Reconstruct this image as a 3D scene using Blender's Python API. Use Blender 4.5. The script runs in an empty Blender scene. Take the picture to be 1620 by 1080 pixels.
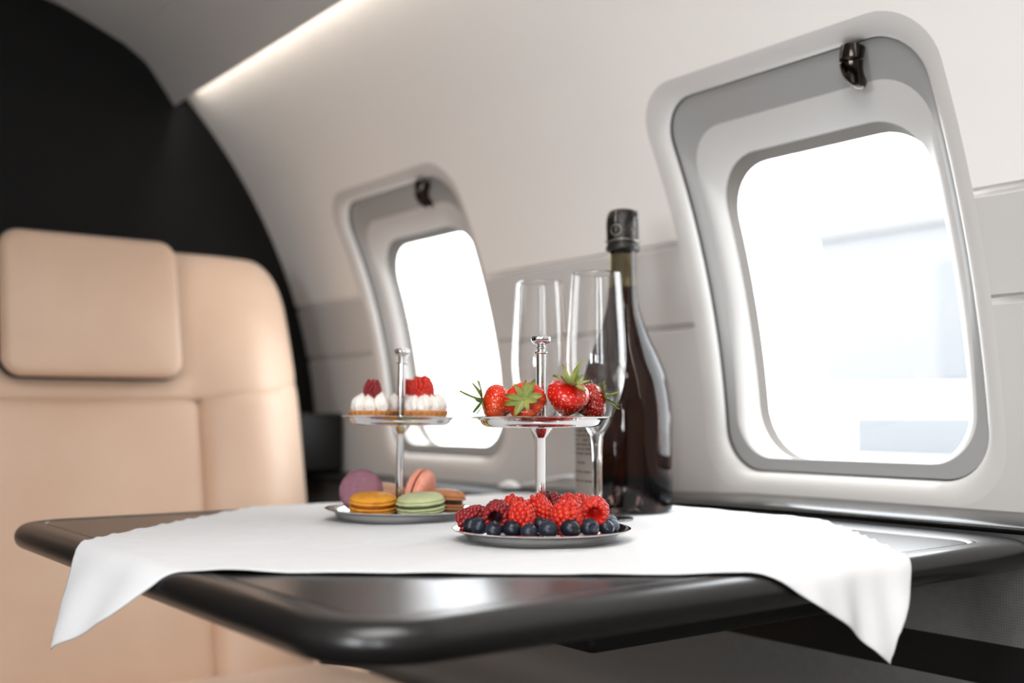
import bpy, bmesh, math, random
import numpy as np
from mathutils import Vector, Matrix, Euler, noise
random.seed(7)
PI = math.pi
scene = bpy.context.scene
COL = scene.collection

# ------------------------------------------------------------------ helpers
def lin(c):
    return tuple(((v/255)/12.92 if v/255 <= .04045 else ((v/255+.055)/1.055)**2.4) for v in c)

def mat(name, rgb, rough=.5, metal=0., spec=.5, coat=0., coat_rough=.05, sheen=0., sss=0., sss_rad=(1, .3, .2),
        sss_scale=.004, trans=0., ior=1.5, bump=None, vary=None, alpha_noise=None):
    """rgb in sRGB 0-255. bump = (scale, strength, distance). vary = (rgb2, scale, low, high)"""
    m = bpy.data.materials.new(name)
    m.use_nodes = True
    nt = m.node_tree
    b = nt.nodes['Principled BSDF']
    c = (*lin(rgb), 1)
    b.inputs['Base Color'].default_value = c
    b.inputs['Roughness'].default_value = rough
    b.inputs['Metallic'].default_value = metal
    b.inputs['Specular IOR Level'].default_value = spec
    b.inputs['IOR'].default_value = ior
    b.inputs['Coat Weight'].default_value = coat
    b.inputs['Coat Roughness'].default_value = coat_rough
    b.inputs['Sheen Weight'].default_value = sheen
    b.inputs['Subsurface Weight'].default_value = sss
    b.inputs['Subsurface Radius'].default_value = sss_rad
    b.inputs['Subsurface Scale'].default_value = sss_scale
    b.inputs['Transmission Weight'].default_value = trans
    if bump or vary:
        tc = nt.nodes.new('ShaderNodeTexCoord')
    if vary:
        n = nt.nodes.new('ShaderNodeTexNoise')
        n.inputs['Scale'].default_value = vary[1]
        n.inputs['Detail'].default_value = 4
        nt.links.new(tc.outputs['Object'], n.inputs['Vector'])
        r = nt.nodes.new('ShaderNodeValToRGB')
        r.color_ramp.elements[0].position = vary[2]
        r.color_ramp.elements[0].color = c
        r.color_ramp.elements[1].position = vary[3]
        r.color_ramp.elements[1].color = (*lin(vary[0]), 1)
        nt.links.new(n.outputs['Fac'], r.inputs['Fac'])
        nt.links.new(r.outputs['Color'], b.inputs['Base Color'])
    if bump:
        n = nt.nodes.new('ShaderNodeTexNoise')
        n.inputs['Scale'].default_value = bump[0]
        n.inputs['Detail'].default_value = 3
        nt.links.new(tc.outputs['Object'], n.inputs['Vector'])
        bp = nt.nodes.new('ShaderNodeBump')
        bp.inputs['Strength'].default_value = bump[1]
        bp.inputs['Distance'].default_value = bump[2]
        nt.links.new(n.outputs['Fac'], bp.inputs['Height'])
        nt.links.new(bp.outputs['Normal'], b.inputs['Normal'])
    return m

def weave(name, rgb, rgb2, scale, rough=.9, strength=.3, dist=.0003, sheen=.0):
    m = mat(name, rgb, rough, spec=.2, sheen=sheen)
    nt = m.node_tree
    b = nt.nodes['Principled BSDF']
    tc = nt.nodes.new('ShaderNodeTexCoord')
    outs = []
    for ax in ('X', 'Y', 'Z'):
        w = nt.nodes.new('ShaderNodeTexWave')
        w.bands_direction = ax
        w.inputs['Scale'].default_value = scale
        w.inputs['Distortion'].default_value = 1.2
        w.inputs['Detail'].default_value = 1
        nt.links.new(tc.outputs['Object'], w.inputs['Vector'])
        outs.append(w.outputs['Fac'])
    a = nt.nodes.new('ShaderNodeMath'); a.operation = 'ADD'
    nt.links.new(outs[0], a.inputs[0]); nt.links.new(outs[1], a.inputs[1])
    a2 = nt.nodes.new('ShaderNodeMath'); a2.operation = 'ADD'
    nt.links.new(a.outputs[0], a2.inputs[0]); nt.links.new(outs[2], a2.inputs[1])
    d = nt.nodes.new('ShaderNodeMath'); d.operation = 'DIVIDE'; d.inputs[1].default_value = 3
    nt.links.new(a2.outputs[0], d.inputs[0])
    mx = nt.nodes.new('ShaderNodeMix'); mx.data_type = 'RGBA'
    mx.inputs[6].default_value = (*lin(rgb), 1); mx.inputs[7].default_value = (*lin(rgb2), 1)
    nt.links.new(d.outputs[0], mx.inputs[0]); nt.links.new(mx.outputs[2], b.inputs['Base Color'])
    bp = nt.nodes.new('ShaderNodeBump'); bp.inputs['Strength'].default_value = strength; bp.inputs['Distance'].default_value = dist
    nt.links.new(d.outputs[0], bp.inputs['Height']); nt.links.new(bp.outputs['Normal'], b.inputs['Normal'])
    return m

def mesh_from(name, verts, faces, m=None, mats=None, fmat=None, smooth=True, sharp=40, recalc=True):
    me = bpy.data.meshes.new(name)
    me.from_pydata([tuple(v) for v in verts], [], [tuple(f) for f in faces])
    if mats:
        for x in mats: me.materials.append(x)
        if fmat: me.polygons.foreach_set('material_index', fmat)
    elif m:
        me.materials.append(m)
    if recalc:
        bm = bmesh.new(); bm.from_mesh(me)
        bmesh.ops.recalc_face_normals(bm, faces=bm.faces)
        bm.to_mesh(me); bm.free()
    if smooth:
        me.polygons.foreach_set('use_smooth', [True]*len(me.polygons))
        if sharp: me.set_sharp_from_angle(angle=math.radians(sharp))
    me.update()
    return me

def link(name, me, parent=None, loc=None, rot=None):
    o = bpy.data.objects.new(name, me)
    COL.objects.link(o)
    if parent: o.parent = parent
    if loc is not None: o.location = loc
    if rot is not None: o.rotation_euler = rot
    return o

def tag(o, label, cat, group=None, kind=None):
    o['label'] = label; o['category'] = cat
    if group: o['group'] = group
    if kind: o['kind'] = kind
    return o

def empty(name, loc=(0, 0, 0), rot=(0, 0, 0)):
    o = bpy.data.objects.new(name, None)
    o.empty_display_size = .02
    COL.objects.link(o)
    o.location = loc; o.rotation_euler = rot
    return o

def dup(root, **kw):
    r = root.copy(); COL.objects.link(r)
    for ch in list(root.children):
        c = ch.copy(); COL.objects.link(c); c.parent = r
        for g in list(ch.children):
            d = g.copy(); COL.objects.link(d); d.parent = c
    return r

class MB:
    """collects geometry of one mesh"""
    def __init__(s): s.v = []; s.f = []; s.mi = []
    def add(s, verts, faces, mi=0):
        b = len(s.v); s.v.extend(verts)
        for f in faces:
            s.f.append(tuple(b+i for i in f)); s.mi.append(mi)
    def lathe(s, prof, seg=48, mi=0, fn=None, M=None):
        vs = []; fs = []
        n = len(prof)
        for (r, z) in prof:
            for k in range(seg):
                a = 2*PI*k/seg
                p = Vector((r*math.cos(a), r*math.sin(a), z))
                if fn: p = Vector(fn(p, a, r, z))
                if M: p = M @ p
                vs.append(p)
        for i in range(n-1):
            for k in range(seg):
                k2 = (k+1) % seg
                fs.append((i*seg+k, i*seg+k2, (i+1)*seg+k2, (i+1)*seg+k))
        s.add(vs, fs, mi)
    def loft(s, loops, closed=True, cap0=False, cap1=False, mi=0):
        n = len(loops[0]); vs = [p for L in loops for p in L]; fs = []
        for i in range(len(loops)-1):
            for k in range(n if closed else n-1):
                k2 = (k+1) % n
                fs.append((i*n+k, i*n+k2, (i+1)*n+k2, (i+1)*n+k))
        if cap0: fs.append(tuple(range(n)))
        if cap1: fs.append(tuple((len(loops)-1)*n+k for k in range(n)))
        s.add(vs, fs, mi)
    def grid(s, fn, nu, nv, mi=0):
        vs = [fn(i/nu, j/nv) for j in range(nv+1) for i in range(nu+1)]
        fs = [(j*(nu+1)+i, j*(nu+1)+i+1, (j+1)*(nu+1)+i+1, (j+1)*(nu+1)+i) for j in range(nv) for i in range(nu)]
        s.add(vs, fs, mi)
    def box(s, x0, x1, y0, y1, z0, z1, bev=0., mi=0, seg=3):
        bm = bmesh.new(); bmesh.ops.create_cube(bm, size=1)
        for v in bm.verts:
            v.co = Vector(((x0+x1)/2+v.co.x*(x1-x0), (y0+y1)/2+v.co.y*(y1-y0), (z0+z1)/2+v.co.z*(z1-z0)))
        if bev: bmesh.ops.bevel(bm, geom=list(bm.edges), offset=bev, segments=seg, affect='EDGES', profile=.5)
        bm.verts.index_update()
        s.add([v.co.copy() for v in bm.verts], [tuple(v.index for v in f.verts) for f in bm.faces], mi); bm.free()
    def tube(s, pts, rad, seg=10, mi=0, closed=False):
        pts = [Vector(p) for p in pts]; n = len(pts); loops = []
        if not hasattr(rad, '__len__'): rad = [rad]*n
        up = Vector((0, 0, 1))
        for i, p in enumerate(pts):
            t = (pts[(i+1) % n]-pts[i-1]) if closed else (pts[min(i+1, n-1)]-pts[max(i-1, 0)])
            t.normalize()
            a = t.cross(up)
            if a.length < .05: a = t.cross(Vector((1, 0, 0)))
            a.normalize(); b = t.cross(a)
            loops.append([p+(a*math.cos(2*PI*k/seg)+b*math.sin(2*PI*k/seg))*rad[i] for k in range(seg)])
        if closed: loops.append(loops[0])
        s.loft(loops, True, not closed, not closed, mi)
    def ico(s, c, r, sub=2, sc=(1, 1, 1), M=None, mi=0):
        V, Fc = ICO[sub]
        vs = []
        for v in V:
            p = Vector((v[0]*r*sc[0], v[1]*r*sc[1], v[2]*r*sc[2]))
            if M: p = M @ p
            vs.append(p+Vector(c))
        s.add(vs, Fc, mi)
    def mesh(s, name, m=None, mats=None, **kw):
        return mesh_from(name, s.v, s.f, m, mats, s.mi if mats else None, **kw)
    def build(s, name, m=None, parent=None, mats=None, loc=None, rot=None, **kw):
        return link(name, s.mesh(name, m, mats, **kw), parent, loc, rot)

ICO = {}
for _s in (1, 2, 3):
    _b = bmesh.new(); bmesh.ops.create_icosphere(_b, subdivisions=_s, radius=1)
    _b.verts.index_update()
    ICO[_s] = ([tuple(v.co) for v in _b.verts], [tuple(v.index for v in f.verts) for f in _b.faces]); _b.free()

def smooth_prof(pts, n=8):
    """Catmull-Rom through (r,z) points"""
    out = []
    P = [pts[0]]+list(pts)+[pts[-1]]
    for i in range(1, len(P)-2):
        p0, p1, p2, p3 = [Vector(P[j]) for j in (i-1, i, i+1, i+2)]
        for k in range(n):
            t = k/n
            q = .5*((2*p1)+(p2-p0)*t+(2*p0-5*p1+4*p2-p3)*t*t+(3*p1-p0-3*p2+p3)*t**3)
            out.append((max(q[0], 0.), q[1]))
    out.append(tuple(pts[-1]))
    return out

def rrect(x0, x1, y0, y1, r, nc=10, ne=12):
    """rounded rectangle, counter-clockwise, constant point count"""
    r = max(r, 1e-6)
    cs = [(x1-r, y1-r, 0), (x0+r, y1-r, 90), (x0+r, y0+r, 180), (x1-r, y0+r, 270)]
    pts = []
    for i, (cx, cy, a0) in enumerate(cs):
        for k in range(nc+1):
            a = math.radians(a0+90*k/nc)
            pts.append((cx+r*math.cos(a), cy+r*math.sin(a)))
        nx, ny, na = cs[(i+1) % 4]
        p = pts[-1]; q = (nx+r*math.cos(math.radians(na)), ny+r*math.sin(math.radians(na)))
        for k in range(1, ne):
            t = k/ne
            pts.append((p[0]+(q[0]-p[0])*t, p[1]+(q[1]-p[1])*t))
    return pts

def aim(d):
    """rotation that takes local +Z to direction d"""
    return Vector(d).normalized().to_track_quat('Z', 'Y')

# ------------------------------------------------------------------ camera
AZ = math.radians(36.86); PITCH = math.radians(3.792); ZC = .82
F0 = Vector((math.sin(AZ), math.cos(AZ), 0)); RT = Vector((math.cos(AZ), -math.sin(AZ), 0))
FW = F0*math.cos(PITCH)+Vector((0, 0, math.sin(PITCH)))
UP = -F0*math.sin(PITCH)+Vector((0, 0, math.cos(PITCH)))
cd = bpy.data.cameras.new('camera'); cam = bpy.data.objects.new('camera', cd); COL.objects.link(cam)
cam.matrix_world = Matrix(((RT.x, UP.x, -FW.x, 0), (RT.y, UP.y, -FW.y, 0), (RT.z, UP.z, -FW.z, ZC), (0, 0, 0, 1)))
cd.sensor_width = 36; cd.lens = 38.89; cd.clip_start = .02; cd.clip_end = 500
cd.dof.use_dof = True; cd.dof.focus_distance = .85; cd.dof.aperture_fstop = 3.7
scene.camera = cam

# ------------------------------------------------------------------ materials
M_lining = mat('cream_lining', (240, 237, 234), .62, spec=.35, bump=(260, .25, .0006))
M_lining2 = mat('grey_cream_lining', (199, 197, 195), .6, spec=.35, bump=(260, .22, .0006))
M_plastic = mat('pale_grey_plastic', (205, 203, 201), .38, spec=.45)
M_shade = mat('grey_shade_cassette', (158, 158, 157), .45)
M_plastic2 = mat('light_grey_plastic', (206, 205, 204), .4)
M_gasket = mat('dark_gasket', (88, 83, 79), .8)
M_ceiling = mat('grey_ceiling', (204, 202, 200), .55, bump=(40, .05, .002))
M_black = mat('black_satin', (24, 23, 23), .5, spec=.3, bump=(300, .1, .0003))
M_bulk = mat('charcoal_bulkhead', (13, 12, 12), .6, spec=.2, vary=((16, 15, 14), 12, .3, .7))
M_floor = mat('dark_carpet', (70, 64, 60), .95, bump=(500, .4, .002))
M_leather = mat('tan_leather', (212, 179, 153), .46, spec=.45, sheen=.3, coat=.2, coat_rough=.45, bump=(420, .12, .0004), vary=((219, 189, 164), 6, .35, .65))
M_leather_side = M_leather
M_tabletop = mat('black_gloss_lacquer', (24, 22, 21), .27, spec=.55, vary=((32, 29, 27), 30, .4, .7))
M_strip = mat('grey_metal_strip', (120, 117, 115), .3, metal=.6)
M_tablerim = mat('black_satin_lacquer', (22, 21, 21), .3, spec=.55, bump=(700, .04, .0002))
M_ledge = mat('black_satin_ledge', (24, 23, 23), .24, spec=.6, bump=(500, .05, .0002))
M_fabric = weave('charcoal_fabric', (100, 98, 96), (138, 136, 133), 130, .95, .5, .0006)
M_cloth = weave('white_linen', (223, 224, 226), (231, 232, 234), 700, .85, .12, .0002, sheen=.1)
M_chrome = mat('polished_steel', (224, 223, 222), .05, metal=1)
M_chrome2 = mat('brushed_steel_foot', (150, 150, 150), .22, metal=1)
M_glass = mat('clear_glass', (255, 255, 255), .0, trans=1, ior=1.48)
M_neck = mat('olive_neck_glass', (122, 112, 84), .01, trans=1, ior=1.36, spec=.5)
M_bottle = mat('dark_brown_glass', (62, 34, 24), .01, trans=1, ior=1.36, spec=.5)
M_base = mat('blue_black_glass', (30, 33, 40), .02, trans=1, ior=1.36, spec=.5)
M_foil = mat('black_foil', (26, 24, 23), .25, metal=.4, bump=(260, .6, .002), vary=((52, 47, 45), 60, .45, .6))
M_wire = mat('dark_wire', (150, 146, 142), .25, metal=1)
M_label = mat('beige_grey_label', (140, 131, 124), .7)
M_print = mat('label_print', (84, 78, 74), .8)
M_latch = mat('dark_chrome_latch', (60, 56, 52), .12, metal=1)
M_straw = mat('strawberry_skin', (196, 22, 14), .22, spec=.55, coat=.35, coat_rough=.12, sss=.25, sss_rad=(1, .2, .1), sss_scale=.003,
              vary=((214, 52, 22), 45, .5, .8))
M_straw_dark = mat('dark_strawberry_skin', (150, 10, 12), .22, spec=.55, coat=.35, coat_rough=.12, sss=.2, sss_rad=(1, .2, .1), sss_scale=.003,
              vary=((178, 22, 18), 45, .45, .8))
M_straw_orange = mat('bright_strawberry_skin', (208, 42, 18), .22, spec=.55, coat=.35, coat_rough=.12, sss=.25, sss_rad=(1, .2, .1), sss_scale=.003,
              vary=((226, 92, 40), 40, .45, .75))
M_seed = mat('strawberry_seed', (236, 178, 84), .35)
M_leaf = mat('calyx_green', (74, 100, 36), .5, vary=((138, 144, 70), 90, .35, .7), sss=.1)
M_leaf2 = mat('pale_calyx_green', (108, 124, 50), .5, vary=((158, 158, 88), 90, .35, .7), sss=.1)
M_rasp = mat('raspberry_red', (190, 33, 18), .38, spec=.4, sheen=.05, sss=.15, sss_rad=(1, .25, .15), sss_scale=.003, vary=((214, 62, 36), 160, .45, .75))
M_rasp_dark = mat('dark_raspberry_red', (122, 10, 17), .32, spec=.45, sheen=.05, sss=.12, sss_rad=(1, .2, .15), sss_scale=.002, vary=((160, 30, 34), 160, .45, .75))
M_rasp_in = mat('raspberry_hollow', (196, 28, 22), .5, sss=.3, sss_scale=.003)
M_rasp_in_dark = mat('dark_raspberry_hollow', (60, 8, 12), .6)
M_blue = mat('blueberry_skin', (27, 33, 47), .36, spec=.4, sheen=.05, vary=((60, 69, 86), 130, .5, .8))
M_blue_dark = mat('dark_blueberry_skin', (18, 22, 33), .34, spec=.45, vary=((40, 47, 62), 120, .5, .85))
M_blue_pale = mat('pale_blueberry_skin', (92, 104, 120), .5, vary=((120, 130, 142), 120, .4, .8))
def macaron_mat(n, a, b): return mat(n, a, .62, spec=.3, vary=(b, 160, .45, .75), bump=(420, .25, .0005), sss=.1, sss_scale=.003)
MAC = {'purple': macaron_mat('purple_almond_shell', (134, 92, 106), (146, 106, 118)),
       'yellow': macaron_mat('mustard_almond_shell', (216, 150, 48), (198, 124, 40)),
       'green': macaron_mat('pistachio_almond_shell', (180, 188, 142), (198, 196, 156)),
       'pink': macaron_mat('salmon_almond_shell', (236, 166, 142), (228, 150, 128)),
       'beige': macaron_mat('beige_almond_shell', (222, 172, 140), (214, 160, 128)),
       'brown': macaron_mat('brown_almond_shell', (178, 120, 78), (160, 100, 62))}
FIL = {'purple': mat('violet_filling', (96, 52, 66), .6), 'yellow': mat('orange_filling', (176, 98, 22), .6), 'green': mat('green_filling', (88, 104, 60), .6),
       'pink': mat('red_filling', (120, 44, 40), .6), 'beige': mat('cream_filling', (190, 140, 104), .6), 'brown': mat('chocolate_filling', (52, 28, 22), .6)}
M_pastry = mat('golden_pastry', (206, 138, 72), .65, vary=((164, 96, 44), 150, .4, .7), bump=(500, .5, .0008))
M_cream = mat('whipped_cream', (238, 234, 228), .5, sss=.3, sss_rad=(1, .9, .8), sss_scale=.004, vary=((238, 226, 206), 120, .55, .85))
M_spoon = mat('spoon_steel', (236, 236, 236), .35, metal=.25)
M_concrete = mat('apron_concrete', (216, 216, 214), .9)
M_hangar = mat('hangar_cladding', (116, 117, 119), .8)
M_hangar2 = mat('hangar_roof', (124, 124, 126), .8)
M_hdoor = mat('hangar_door', (107, 109, 112), .8)
M_backwall = mat('far_cabin_lining', (200, 192, 186), .6)

# thin window pane: clear, with a faint mirror reflection at grazing angles
M_pane = bpy.data.materials.new('window_pane'); M_pane.use_nodes = True
nt = M_pane.node_tree
for n in list(nt.nodes): nt.nodes.remove(n)
out = nt.nodes.new('ShaderNodeOutputMaterial'); mx = nt.nodes.new('ShaderNodeMixShader')
tr = nt.nodes.new('ShaderNodeBsdfTransparent'); gl = nt.nodes.new('ShaderNodeBsdfGlossy')
gl.inputs['Roughness'].default_value = .02; tr.inputs['Color'].default_value = (.97, .975, .98, 1)
mx.inputs[0].default_value = .03; nt.links.new(tr.outputs[0], mx.inputs[1]); nt.links.new(gl.outputs[0], mx.inputs[2])
nt.links.new(mx.outputs[0], out.inputs['Surface'])

# ------------------------------------------------------------------ cabin shell
WXC, WZC, WR = .028, .7334, .9076           # the lining is an arc of this circle
YB, YA = 1.845, -1.35                        # forward and aft bulkheads
def S(Y, s, d=0.):
    th = s/WR
    return Vector((WXC+(WR+d)*math.cos(th), Y, WZC+(WR+d)*math.sin(th)))
def s_of_z(z): return WR*math.asin((z-WZC)/WR)

WCY = [.6985+.73*k for k in (1, 0, -1, -2)]  # window centres along the cabin
SA0, SA1, HA, RA = .003, .459, .178, .056
CELL_H, CELL_S0, CELL_S1 = .24, -.02, .50
S_LO, S_HI = -.075, .80

def wall_bm(WCY=WCY):
    mb = MB()
    def patch(y0, y1, s0, s1, ny, ns):
        mb.grid(lambda u, v: S(y0+(y1-y0)*u, s0+(s1-s0)*v), ny, ns)
    for cy in WCY:
        inner = rrect(cy-HA, cy+HA, SA0, SA1, RA)
        outer = rrect(cy-CELL_H, cy+CELL_H, CELL_S0, CELL_S1, 0)
        loops = []
        for k in range(6):
            t = k/5
            loops.append([S(a[0]+(b[0]-a[0])*t, a[1]+(b[1]-a[1])*t) for a, b in zip(inner, outer)])
        mb.loft(loops)
    edges = [YB]+[e for cy in WCY for e in (cy+CELL_H, cy-CELL_H)]+[YA]
    for i in range(0, len(edges), 2):
        patch(edges[i+1], edges[i], CELL_S0, CELL_S1, 2, 12)
    patch(YA, YB, CELL_S1, S_HI, 24, 10); patch(YA, YB, S_LO, CELL_S0, 24, 2)
    bm = bmesh.new(); me = mb.mesh('tmp', recalc=False, smooth=False); bm.from_mesh(me); bpy.data.meshes.remove(me)
    bmesh.ops.remove_doubles(bm, verts=bm.verts, dist=1e-5)
    for z0 in (1.012, .9205):
        for dz in (-.0045, -.0014, .0014, .0045):
            bmesh.ops.bisect_plane(bm, geom=list(bm.verts)+list(bm.edges)+list(bm.faces), dist=1e-6, plane_co=(0, 0, z0+dz), plane_no=(0, 0, 1))
        for v in bm.verts:
            if abs(v.co.z-z0) < .0025:
                dx = Vector((v.co.x-WXC, 0, v.co.z-WZC)).normalized()
                if min(abs(v.co.y-c) for c in WCY) > HA+.001: v.co += dx*.006
    return bm

def bm_part(bm, pred, name, m):
    vmap = {}; vs = []; fs = []
    for f in bm.faces:
        if pred(f.calc_center_median()):
            idx = []
            for v in f.verts:
                if v.index not in vmap: vmap[v.index] = len(vs); vs.append(v.co.copy())
                idx.append(vmap[v.index])
            fs.append(idx)
    return mesh_from(name, vs, fs, m, sharp=35)

wbm = wall_bm(WCY[:2]); wbm.verts.index_update()
wall_right = empty('wall_right'); tag(wall_right, 'curved cream cabin side wall with two rounded windows', 'wall', kind='structure')
parts = [('upper_lining', lambda c: c.z > 1.012, M_lining), ('middle_panel', lambda c: .9205 < c.z <= 1.012, M_lining2), ('lower_panel', lambda c: c.z <= .9205, M_lining2)]
meshes = [(n, bm_part(wbm, p, n, m)) for n, p, m in parts]; wbm.free()
for n, me in meshes: link(n, me, wall_right)
wbm = wall_bm(WCY[2:]); wbm.verts.index_update()
meshes = [(n, bm_part(wbm, p, n, m)) for n, p, m in parts]; wbm.free()
wall_left = empty('wall_left'); tag(wall_left, 'cream cabin side wall across the aisle', 'wall', kind='structure')
wall_left.location = (2*WXC, 0, 0); wall_left.scale = (-1, 1, 1)
for n, me in meshes: link(n, me, wall_left)

# fabric dado below the ledge
def dado(parent):
    mb = MB(); mb.grid(lambda u, v: Vector((.902, YA+(YB-YA)*u, .626+(.708-.626)*v)), 4, 2); mb.build('fabric_panel', M_fabric, parent)
    mb = MB(); mb.box(.904, .925, YA, YB, .590, .626); mb.build('dark_band', M_black, parent)
    mb = MB(); mb.grid(lambda u, v: Vector((.902-.06*(1-v)**2, YA+(YB-YA)*u, .0+.590*v)), 4, 8); mb.build('fabric_panel', M_fabric, parent)
dado(wall_right); dado(wall_left)

# windows ------------------------------------------------------------
def win_loops():
    def L(hw, s0, s1, r, d, dd=0.):
        return [S(p[0], p[1], d+dd*max(0, 1-(p[1]-s0)/(s1-s0)/.45)) for p in rrect(-hw, hw, s0, s1, r)]
    A = (HA, SA0, SA1, RA, .0)
    B = (.157, .0245, .4365, .047, .011)
    C = (.1435, .0395, .398, .048, .022, -.0095)
    D = (.1265, .036, .361, .056, .034)
    E_ = (.1262, .0368, .347, .056, .050)
    def mixp(a, b, t, td):
        a = tuple(a)+(0,)*(6-len(a)); b = tuple(b)+(0,)*(6-len(b))
        return tuple(a[i]+(b[i]-a[i])*t for i in range(4))+tuple(a[i]+(b[i]-a[i])*td for i in (4, 5))
    bev = [L(*mixp(A, B, math.sin(t*PI/2), 1-math.cos(t*PI/2))) for t in (0, .12, .25, .4, .55, .7, .85, 1)]
    return A, B, C, D, E_, bev, L, mixp
def make_window():
    A, B, C, D, E_, bev, L, mixp = win_loops()
    root = empty('window_1', (0, 0, 0))
    mb = MB(); mb.loft(bev); mb.build('window_surround', M_plastic, root, sharp=60)
    B2 = (B[0]-.0015, B[1]+.0015, B[2]-.0015, B[3]-.0015, B[4]+.003)
    mb = MB(); mb.loft([L(*B), L(*B2)]); mb.build('shadow_gap', M_black, root)
    mb = MB(); mb.loft([L(*mixp(B2, C, t, t**1.4)) for t in (0, .15, .3, .45, .6, .75, .9)]+[L(*C)])
    C2 = (C[0]-.002, C[1]+.0006, C[2]-.002, C[3]-.001, C[4]+.0005, C[5]+.0005)
    mb.build('shade_cassette', M_shade, root, sharp=60)
    mb = MB(); mb.loft([L(*C), L(*C2)]+[L(*mixp(C2, D, t, t**1.6)) for t in (.05, .2, .4, .6, .8, .93, 1)]); mb.build('window_reveal', M_plastic2, root, sharp=60)
    mb = MB(); mb.loft([L(*mixp(D, E_, t, t)) for t in (0, .1, .4, 1)]); mb.build('outer_frame', M_gasket, root, sharp=60)
    P = (D[0]-.001, D[1]+.001, D[2]-.001, D[3], .0)
    pa, pb = S(0, P[1], .050), S(0, P[2], .050); lp = []
    for q in rrect(-P[0], P[0], P[1], P[2], P[3]):
        t = (q[1]-P[1])/(P[2]-P[1]); c = pa.lerp(pb, t); c.y = q[0]; lp.append(c)
    mb = MB(); mb.add(lp, [tuple(range(len(lp)))]); mb.build('glass_pane', M_pane, root, smooth=False)
    # latch: a dark hooked tab hanging below the top edge
    mb = MB(); pts = []; rad = []
    for k in range(13):
        t = k/12
        pts.append(S(-.095, .4325-.036*t, .006+.004*t-.012*math.sin(t*PI*.9)))
        rad.append(.0115*(1-.55*t**2)*(1 if k < 12 else .3))
    mb.tube(pts, rad, 14)
    la = mb.build('shade_latch', M_latch, root); la['label'] = 'dark metal shade latch'
    return root
win = make_window()
k = 0
for side in (1, -1):
    for i, cy in enumerate(WCY[:2] if side == 1 else WCY[2:]):
        k += 1
        o = win if k == 1 else dup(win)
        o.name = 'window_%d' % k
        o.location = (0 if side == 1 else 2*WXC, cy, 0); o.scale = (side, 1, 1)
        o['label'] = {1: 'smaller farther cabin window beside the tan seat', 2: 'large near cabin window right of the bottle'}.get(k, 'cabin window out of view, number %d along' % k)
        o['category'] = 'window'; o['kind'] = 'structure'
        # light portal so the sky outside is sampled well
        ld = bpy.data.lights.new('portal', 'AREA'); ld.shape = 'RECTANGLE'; ld.size = .36; ld.size_y = .27; ld.cycles.is_portal = True
        lo = bpy.data.objects.new('window_portal', ld); COL.objects.link(lo)
        sm = .2; c = S(cy, sm, .07)
        n = Vector((-math.cos(sm/WR), 0, -math.sin(sm/WR)))
        if side == -1: c.x = 2*WXC-c.x; n.x = -n.x
        lo.location = c; lo.rotation_euler = (-n).to_track_quat('Z', 'Y').to_euler()

# ledge under the windows ----------------------------------------------
def ledge_sec(Y):
    zt = .7205+.0150*max(0, min(1, (1.20-Y)/.40))
    f = .868
    pts = [(.945, zt+.001), (.936, zt)]
    for t in range(0, 15):
        a = PI/2-t/14*PI*1.0
        k_ = 1 if a < 0 else (.048/.014)
        pts.append((f+.014-.014*math.cos(a) if a < 0 else f+.050-.050*math.cos(a)**.9 if a > 0 else f, zt-.0085+(.0075 if a > 0 else .0055)*math.sin(a)))
    pts += [(f+.03, zt-.014), (.945, zt-.014)]
    zb = .7224 if Y < 1.132 else -1
    return [Vector((x, Y, max(z, zb))) for x, z in pts]
mb = MB(); mb.loft([ledge_sec(YA+(1.13-YA)*t/24) for t in range(25)], closed=True, cap0=True, cap1=True)
led = mb.build('trim_1', M_ledge, sharp=50); tag(led, 'black rounded ledge running along the wall under the near window', 'ledge', kind='structure')
mb = MB(); mb.loft([ledge_sec(1.133+(YB-1.133)*t/8) for t in range(9)], closed=True, cap0=True, cap1=True)
tag(mb.build('trim_3', M_black, sharp=50), 'matt black ledge under the far window beside the seat', 'ledge', kind='structure')
mb = MB(); mb.loft([[Vector((2*WXC-p.x, p.y, p.z)) for p in ledge_sec(y)] for y in (YA, 0, .9, YB)], closed=True, cap0=True, cap1=True)
tag(mb.build('trim_2', M_ledge, sharp=50), 'black ledge along the wall across the aisle', 'ledge', kind='structure')

# ceiling ---------------------------------------------------------------
half = [(.628, 1.44), (.648, 1.386), (.6555, 1.363), (.6595, 1.3535), (.659, 1.3505), (.655, 1.3535), (.6342, 1.3825), (.6097, 1.4135), (.5905, 1.4285), (.5712, 1.4402)]
half2 = [(.5712, 1.4402), (.5700, 1.4424), (.5672, 1.4434), (.5652, 1.4432), (.5592, 1.4460), (.5013, 1.4703), (.4494, 1.4881), (.33, 1.513), (.18, 1.529), (WXC, 1.534)]
def sec(pts, Y, mir=False): return [Vector(((2*WXC-x) if mir else x, Y, z)) for x, z in pts]
ceil = empty('ceiling'); tag(ceil, 'grey cabin ceiling with sculpted valance over the windows', 'ceiling', kind='structure')
for mir in (False, True):
    hs = smooth_prof(half[4:], 4); hs = half[:4]+hs
    mb = MB(); mb.loft([sec(hs, y, mir) for y in (YA, 0, .8, YB)], closed=False); mb.build('valance', M_ceiling, ceil, sharp=60)
    h2 = half2[:4]+smooth_prof(half2[4:], 4)
    mb = MB(); mb.loft([sec(h2, y, mir) for y in (YA, 0, .8, YB)], closed=False); mb.build('ceiling_panel', M_ceiling, ceil, sharp=60)
# small reading light recessed in the ceiling
mb = MB()
mb.lathe([(.0, .0), (.016, .0), (.019, -.002), (.021, -.0005), (.022, .003)], 32)
rl = mb.build('reading_light', M_plastic, None); rl.location = (.41, 1.66, 1.4945); rl.rotation_euler = (0, math.radians(-13), 0)
tag(rl, 'small pale round fitting in the grey ceiling at the top edge', 'light')

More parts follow.
